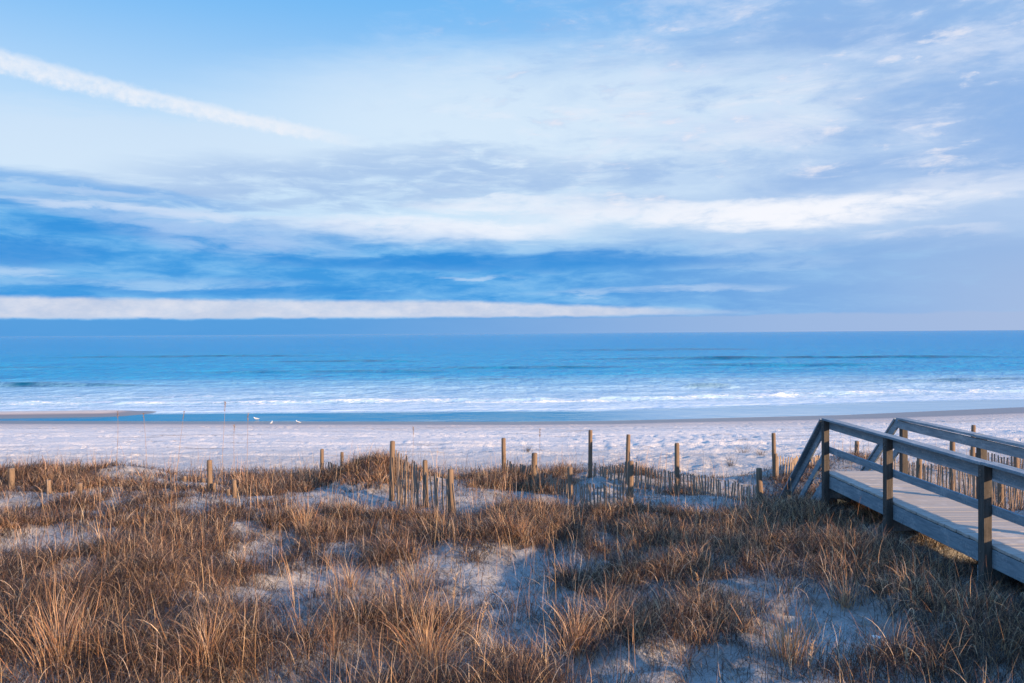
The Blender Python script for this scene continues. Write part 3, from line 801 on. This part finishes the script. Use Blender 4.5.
def make_grass():
    parts = []
    M = 60000
    y = 5.2 + (23.0 - 5.2) * rng.random(M) ** .85; x = (rng.random(M) * 2 - 1) * (.70 * y + 2.5)
    dn = density(x, y)
    keep = rng.random(M) < dn ** 1.7 * np.clip(y / 18, .45, 1) * .46
    cx, cy, dn = x[keep], y[keep], dn[keep]
    n = len(cx); print('tufts', n)
    size = rng.gamma(2.4, .42, n) * (.55 + .6 * dn)
    warm = np.clip(.5 + 1.0 * fbm(cx * .4, cy * .4, 2, 65), .1, 1)
    nb = (rng.uniform(22, 58, n) * (.5 + .6 * size)).astype(int)
    idx = np.repeat(np.arange(n), nb); N = len(idx)
    rad = np.abs(rng.normal(0, .085, N)) * (.6 + .7 * size[idx]); th = rng.uniform(0, 2 * np.pi, N)
    bx, by = cx[idx] + rad * np.cos(th), cy[idx] + rad * np.sin(th)
    h = np.clip(rng.normal(.52, .13, N) * (.55 + .42 * size[idx]), .12, .95) * np.interp(by, [8, 11, 13, 15.5, 17.3, 18.5], [.70, .66, .55, .40, .45, .55]) * np.where((bx > 5.5) & (bx < 7.3), .6, 1)
    az = th + rng.normal(0, .6, N)
    # a light set of the wind from the sea
    lean = np.abs(rng.normal(.16, .22, N)) + rad * 1.3
    curl = np.abs(rng.normal(1.2, .8, N)) + (rng.random(N) < .45) * rng.uniform(.8, 2.2, N)
    wd = np.clip(rng.normal(.0046, .0013, N), .0025, .009) * np.clip(by / 11, .85, 1.5)
    dead = rng.random(N) < .48  # dead blades, dark enough to stand for shade inside the tufts
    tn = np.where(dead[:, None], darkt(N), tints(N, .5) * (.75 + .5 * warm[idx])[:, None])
    base = np.stack([bx, by, zgrid(bx, by) - .02], -1)
    parts.append(blades(base, h, az, lean, curl, wd, tn, 6))
    # thatch: short, bent, dead leaves, darkened for the shade under and between the tufts
    M = 420000
    y = 5.2 + (22.5 - 5.2) * rng.random(M) ** .85; x = (rng.random(M) * 2 - 1) * (.70 * y + 2.5)
    dn = density(x, y); keep = rng.random(M) < np.clip(dn * 1.0 + .10, .14, 1) * .72
    x, y = x[keep], y[keep]; N = len(x); print('thatch', N)
    base = np.stack([x, y, zgrid(x, y) - .015], -1)
    parts.append(blades(base, rng.uniform(.10, .42, N) * np.interp(y, [12, 16], [1, .7]), rng.uniform(0, 6.28, N), np.abs(rng.normal(.55, .4, N)), rng.uniform(.2, 1.9, N),
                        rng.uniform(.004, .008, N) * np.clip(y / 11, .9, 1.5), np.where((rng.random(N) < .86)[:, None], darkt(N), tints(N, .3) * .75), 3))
    # dark matted scrub, added near-black to stand for shade in the hollows between the tufts
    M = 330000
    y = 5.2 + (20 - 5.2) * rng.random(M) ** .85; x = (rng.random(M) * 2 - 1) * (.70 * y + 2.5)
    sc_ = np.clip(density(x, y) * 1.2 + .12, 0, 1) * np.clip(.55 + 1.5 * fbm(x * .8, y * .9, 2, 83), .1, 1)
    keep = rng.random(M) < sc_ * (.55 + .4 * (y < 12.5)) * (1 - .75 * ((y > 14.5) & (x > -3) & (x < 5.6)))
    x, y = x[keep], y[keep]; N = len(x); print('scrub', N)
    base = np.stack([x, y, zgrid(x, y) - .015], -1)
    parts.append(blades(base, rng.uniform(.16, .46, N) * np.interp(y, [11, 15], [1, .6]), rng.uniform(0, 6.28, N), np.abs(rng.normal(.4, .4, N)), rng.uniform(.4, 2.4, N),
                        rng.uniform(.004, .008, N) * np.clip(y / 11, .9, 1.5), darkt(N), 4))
    # broken stems lying on the bare sand
    M = 60000
    y = 5.4 + (21 - 5.4) * rng.random(M) ** .9; x = (rng.random(M) * 2 - 1) * (.70 * y + 2.5)
    keep = (rng.random(M) < .25 + .75 * (vnoise(x * 1.3, y * 1.3, 97) > 0)) & ~((x > 5.5) & (x < 7.2) & (y < 17))
    x, y = x[keep], y[keep]; N = len(x)
    base = np.stack([x, y, zgrid(x, y) + .008], -1)
    parts.append(blades(base, rng.uniform(.05, .24, N), rng.uniform(0, 6.28, N), rng.uniform(1.25, 1.52, N), rng.normal(0, .12, N), rng.uniform(.0035, .007, N), np.where((rng.random(N) < .5)[:, None], darkt(N) * 1.6, tints(N, .5) * .8), 3))
    # sparse fine upright shoots, thin over bare sand and the foot of the dune
    M = 9000
    y = 6 + 17.5 * rng.random(M); x = (rng.random(M) * 2 - 1) * (.7 * y + 2)
    keep = rng.random(M) < .55 * (1 - sstep(y, 20, 23)) * (1 - ((x > 5.4) & (x < 7.4)))
    x, y = x[keep], y[keep]; N = len(x)
    base = np.stack([x, y, zgrid(x, y) - .02], -1)
    parts.append(blades(base, rng.uniform(.25, .8, N), rng.uniform(0, 6.28, N), np.abs(rng.normal(.08, .08, N)), np.abs(rng.normal(.3, .3, N)), np.full(N, .0048) * np.clip(y / 11, .9, 1.4), tints(N, .6), 5))
    # pale straw arching right over, their curled tips catching the light
    M = 9000
    y = 5.6 + 11.5 * rng.random(M) ** .8; x = (rng.random(M) * 2 - 1) * (.7 * y + 2)
    keep = rng.random(M) < density(x, y) * .62
    x, y = x[keep], y[keep]; N = len(x); print('arching', N)
    base = np.stack([x, y, zgrid(x, y) - .02], -1)
    parts.append(blades(base, rng.uniform(.32, .72, N) * np.interp(y, [9, 14], [1, .66]), rng.normal(3.4, 1.3, N), np.abs(rng.normal(.1, .12, N)), rng.uniform(1.6, 3.3, N),
                        rng.uniform(.005, .0085, N), np.array((.88, .67, .46))[None] * rng.uniform(.7, 1.15, (N, 1)), 9))
    o = grass_obj('dune_grass', parts)
    tag(o, 'dry golden and grey dune grass growing thick over the sand', 'grass', kind='stuff')
make_grass()

def tuft_parts(c, n, h0, spread, warm, col=None, lean0=.1, curl0=.8):
    th = rng.uniform(0, 6.28, n); rad = np.abs(rng.normal(0, spread, n))
    bx, by = c[0] + rad * np.cos(th), c[1] + rad * np.sin(th)
    base = np.stack([bx, by, zgrid(bx, by) - .02], -1)
    h = np.clip(rng.normal(h0, h0 * .22, n), .1, 1.3)
    tn = tints(n, warm) if col is None else np.array(col)[None] * rng.uniform(.8, 1.2, (n, 1))
    return blades(base, h, th + rng.normal(0, .5, n), np.abs(rng.normal(lean0, .12, n)) + rad * .8, np.abs(rng.normal(curl0, .5, n)), np.clip(rng.normal(.0065, .0015, n), .004, .01), tn, 7)
def big_tuft(px, py, n, h0, spread, label, warm=.9, curl0=.9):
    c = ground_hit(px, py); base = (c.x, c.y, gz(c.x, c.y))
    o = grass_obj('grass_tuft', [tuft_parts(c, n, h0, spread, warm, None, .12, curl0)], base)
    tag(o, label, 'grass tuft', 'large tufts standing out of the dune grass')
big_tuft(428, 668, 230, .60, .17, 'big golden tuft of long arching grass at the bottom edge, left of centre', 1.0, 1.2)
big_tuft(575, 655, 130, .55, .14, 'rounded tuft with curled blades near the bottom edge, right of centre', .5, 1.2)
big_tuft(60, 665, 220, .60, .2, 'tall golden tuft in the lower left corner', 1.0, .5)
big_tuft(205, 662, 150, .5, .15, 'pale arching tuft at the bottom left beside the dark hollow', .7, 1.1)
big_tuft(790, 662, 170, .52, .16, 'golden upright tuft on bare sand at the lower right', 1.0, .4)
big_tuft(845, 608, 90, .42, .10, 'small pale golden tuft leaning over the sand left of the boardwalk', 1.0, .7)
big_tuft(415, 590, 130, .52, .2, 'loose tuft of tall looping blades left of the bare sand patch', .7, 1.3)
big_tuft(350, 590, 80, .5, .1, 'narrow tuft of curling blades beside the left sand hollow', .8, 1.2)
big_tuft(305, 535, 110, .5, .14, 'golden tuft on the sunlit grass ridge, left of centre', 1.0, .9)
big_tuft(520, 540, 110, .42, .14, 'golden tuft on the sunlit ridge above the bare sand', 1.0, .8)

# tall oat stalks with seed heads
def oat(px, top, bottom, label, bend=0.0, head=.16, r=.0045, col=(.40, .25, .13), hr=.010, group='tall oat stalks rising from the dune grass'):
    b = ground_hit(px, bottom); g = Vector((b.x, b.y, gz(b.x, b.y)))
    tp = at(px + bend, top, b.y); H = tp.z - g.z; dxx = tp.x - g.x
    root = empty('oat_stalk', g, label, 'stalk', group)
    pts = [(dxx * (t ** 1.8), .05 * H * math.sin(t * 3 + px), H * t - (.03 if t == 0 else 0)) for t in np.linspace(0, 1, 7)]
    bm = bmesh.new(); add_tube(bm, pts, [r, r, r * .9, r * .8, r * .7, r * .6, r * .4], 5)
    o = from_bm('stem', bm, stem_mat, root, None, True)
    k0 = 1 - min(head / H, .4)
    n = 34; t = rng.uniform(k0, 1.02, n)
    P = np.array(pts); ti = np.linspace(0, 1, 7)
    bx = np.stack([np.interp(t, ti, P[:, i]) for i in range(3)], -1)
    parts = [blades(bx, rng.uniform(.025, .055, n), rng.uniform(0, 6.28, n), rng.uniform(.3, .9, n), rng.uniform(.2, 1, n), np.full(n, hr), np.array(col)[None] * rng.uniform(.8, 1.3, (n, 1)), 3)]
    grass_obj('seed_head', parts, None, root)
m_, b_, o_ = new_mat('oat_stem'); setin(b_, 'Base Color', (.27, .18, .11)); setin(b_, 'Roughness', .8); stem_mat = m_
for a in ((224, 403, 508, 'tallest thin stalk on the left, reaching up to the sea between the short posts', 0),
          (234.5, 425, 500, 'thin stalk close behind the right side of the tallest left stalk', 1),
          (249, 414, 502, 'tall fine stalk left of the gulls, its tip crossing the blue pool', -2),
          (118, 412, 480, 'tall fine stalk rising above the left grassy mound', -2),
          (145, 414, 482, 'fine stalk just right of the one above the left mound', -1),
          (176, 412, 484, 'slanted fine stalk leaning right toward the pool', 8),
          (292, 470, 520, 'short stout stalk between the left posts and the grassy mound', 0),
          (354, 466, 508, 'leaning stalk in front of the grassy mound, left of the tall post', -6),
          (368, 462, 508, 'upright stalk in front of the shaded side of the grassy mound', 1),
          (413, 428, 492, 'fine stalk beside the curved slatted fence with its tip over the sand', 0),
          (556, 522, 616, 'reddish bare stalk standing in the bare sand patch at the centre', -4),
          (700, 575, 655, 'single stalk at the lower right among sparse grass', -3),
          (605, 470, 545, 'stalk in front of the leaning slats of the middle fence', 2),
          (540, 430, 500, 'fine stalk rising beside the second middle fence post', 0)):
    oat(a[0], a[1], a[2], a[3], a[4])
for a in ((399, 574, 640, 'pale plump seed head at the bottom, left one of the close pair', -8, .22),
          (404, 588, 640, 'pale plump seed head at the bottom, right one of the close pair', -2, .20),
          (452, 576, 640, 'pale seed head right of the close pair, above the big golden tuft', 4, .24),
          (476, 606, 660, 'slim tawny seed head slanting right beside the big golden tuft', 10, .16),
          (810, 642, 700, 'fluffy tan seed head at the bottom edge on the right sand', 4, .18),
          (906, 648, 690, 'fluffy tan seed head in the lower right corner on bare sand', 0, .16)):
    oat(a[0], a[1], a[2], a[3], a[4], a[5], .005, (.62, .47, .33), .014, 'plump seed heads in the foreground')

# ------------------------------------------------------------------ small things on the beach
def gull(px, py, d, rz, label, s=1.0, alert=0.0, shade=(.78, .78, .78)):
    p = at(px, py, d); z0 = max(gz(p.x, p.y), 0.0 if gz(p.x, p.y) > -.01 else -.03)
    root_loc = Vector((p.x, p.y, z0)); ml = .10 * s
    t = empty('gull', root_loc, label, 'gull', 'gulls at the edge of the tidal pool'); t.rotation_euler = (0, 0, rz)
    bm = bmesh.new()
    pts = [(-.30, 0, .13), (-.24, 0, .145), (-.12, 0, .165), (0, 0, .18), (.09, 0, .20), (.14, 0, .245 + alert * .04), (.165, 0, .29 + alert * .06), (.195, 0, .305 + alert * .07), (.225, 0, .30 + alert * .07), (.26, 0, .293 + alert * .07)]
    rad = [.012, .035, .068, .082, .07, .042, .040, .040, .022, .006]
    add_tube(bm, [Vector(q) * s * 1.25 + Vector((0, 0, .0)) for q in pts], [r * s * 1.25 for r in rad], 10)
    from_bm('body', bm, GULLW, t, None, True)
    for sy in (-1, 1):
        bm = bmesh.new(); add_tube(bm, [Vector(q) * s * 1.25 for q in ((.07, sy * .062, .20), (-.05, sy * .078, .19), (-.2, sy * .05, .165), (-.36, sy * .015, .155))], [.02 * s, .05 * s, .04 * s, .006 * s], 8)
        from_bm('wing', bm, GULLG, t, None, True)
        bm = bmesh.new(); add_tube(bm, [Vector(q) * s * 1.25 for q in ((0, sy * .03, .13), (.005, sy * .03, .05), (0, sy * .03, -.01))], .007 * s, 5)
        from_bm('leg', bm, GULLL, t, None, True)
m_, b_, o_ = new_mat('gull_white'); setin(b_, 'Base Color', (.66, .66, .67)); setin(b_, 'Roughness', .8); GULLW = m_
m_, b_, o_ = new_mat('gull_grey'); setin(b_, 'Base Color', (.42, .43, .45)); setin(b_, 'Roughness', .8); GULLG = m_
m_, b_, o_ = new_mat('gull_leg'); setin(b_, 'Base Color', (.35, .22, .12)); GULLL = m_
gull(256, 419.6, 52.6, R(200), 'white gull standing in the blue shallow water of the tidal pool', .52, .2)
gull(271.5, 426.5, 48.6, R(80), 'smallest gull on the wet sand, seen end on between the other two', .42, .6)
gull(298, 426.2, 48.9, R(165), 'white gull on the wet sand with its tail to the right, rightmost of three', .5, .5)

m_, b_, o_ = new_mat('shell'); p_ = position(); setin(b_, 'Base Color', mixc(noise(p_, 40, 3), (.75, .74, .72), (.86, .86, .85))); setin(b_, 'Roughness', .5); SHELL = m_
def shell(px, py, s, rz, label):
    c = ground_hit(px, py); bm = bmesh.new()
    n = 9; rows = []
    for i in range(5):
        f = i / 4; rows.append([bm.verts.new((math.cos(a) * s * f, math.sin(a) * s * .45 * f, s * .28 * (1 - f * f) + .004 * math.cos(a * 6) * f)) for a in np.linspace(-1.45, 1.45, n)])
    for i in range(4):
        for k in range(n - 1): bm.faces.new((rows[i][k], rows[i + 1][k], rows[i + 1][k + 1], rows[i][k + 1]))
    bmesh.ops.remove_doubles(bm, verts=bm.verts, dist=1e-5)
    bmesh.ops.solidify(bm, geom=bm.faces[:], thickness=.004)
    o = from_bm('shell', bm, SHELL, None, Vector((c.x, c.y, gz(c.x, c.y) + .004)), True); o.rotation_euler = (R(12), R(-8), rz)
    tag(o, label, 'shell', 'white shells on the dune sand')
shell(872, 643, .11, R(-20), 'white flat shell on the bare sand at the lower right')
shell(686, 574, .08, R(30), 'small white shell half hidden by grass in the middle right')
shell(700, 647, .05, R(90), 'tiny white shell on sand beside a lone stalk at the bottom')
def weed(px, py, s, label):
    c = ground_hit(px, py); b = (c.x, c.y, gz(c.x, c.y))
    n = 60
    o = grass_obj('weed_clump', [tuft_parts(c, n, .28 * s, .10 * s, .5, (.12, .095, .08), .3, .9)], b)
    tag(o, label, 'weed clump', 'dark weed clumps on the open beach')
for a in ((744, 453, 1.5, 'dark dry weed clump on the shaded beach, upper of the two by the tall post'), (731, 466, 1.3, 'dark dry weed clump nearest the rear fence on the shaded beach'),
          (761, 455, 1.2, 'pale stubby weed clump right of the two by the tall post'), (528, 452, 1.0, 'tiny dark clump on the open beach above the middle fence')):
    weed(*a)
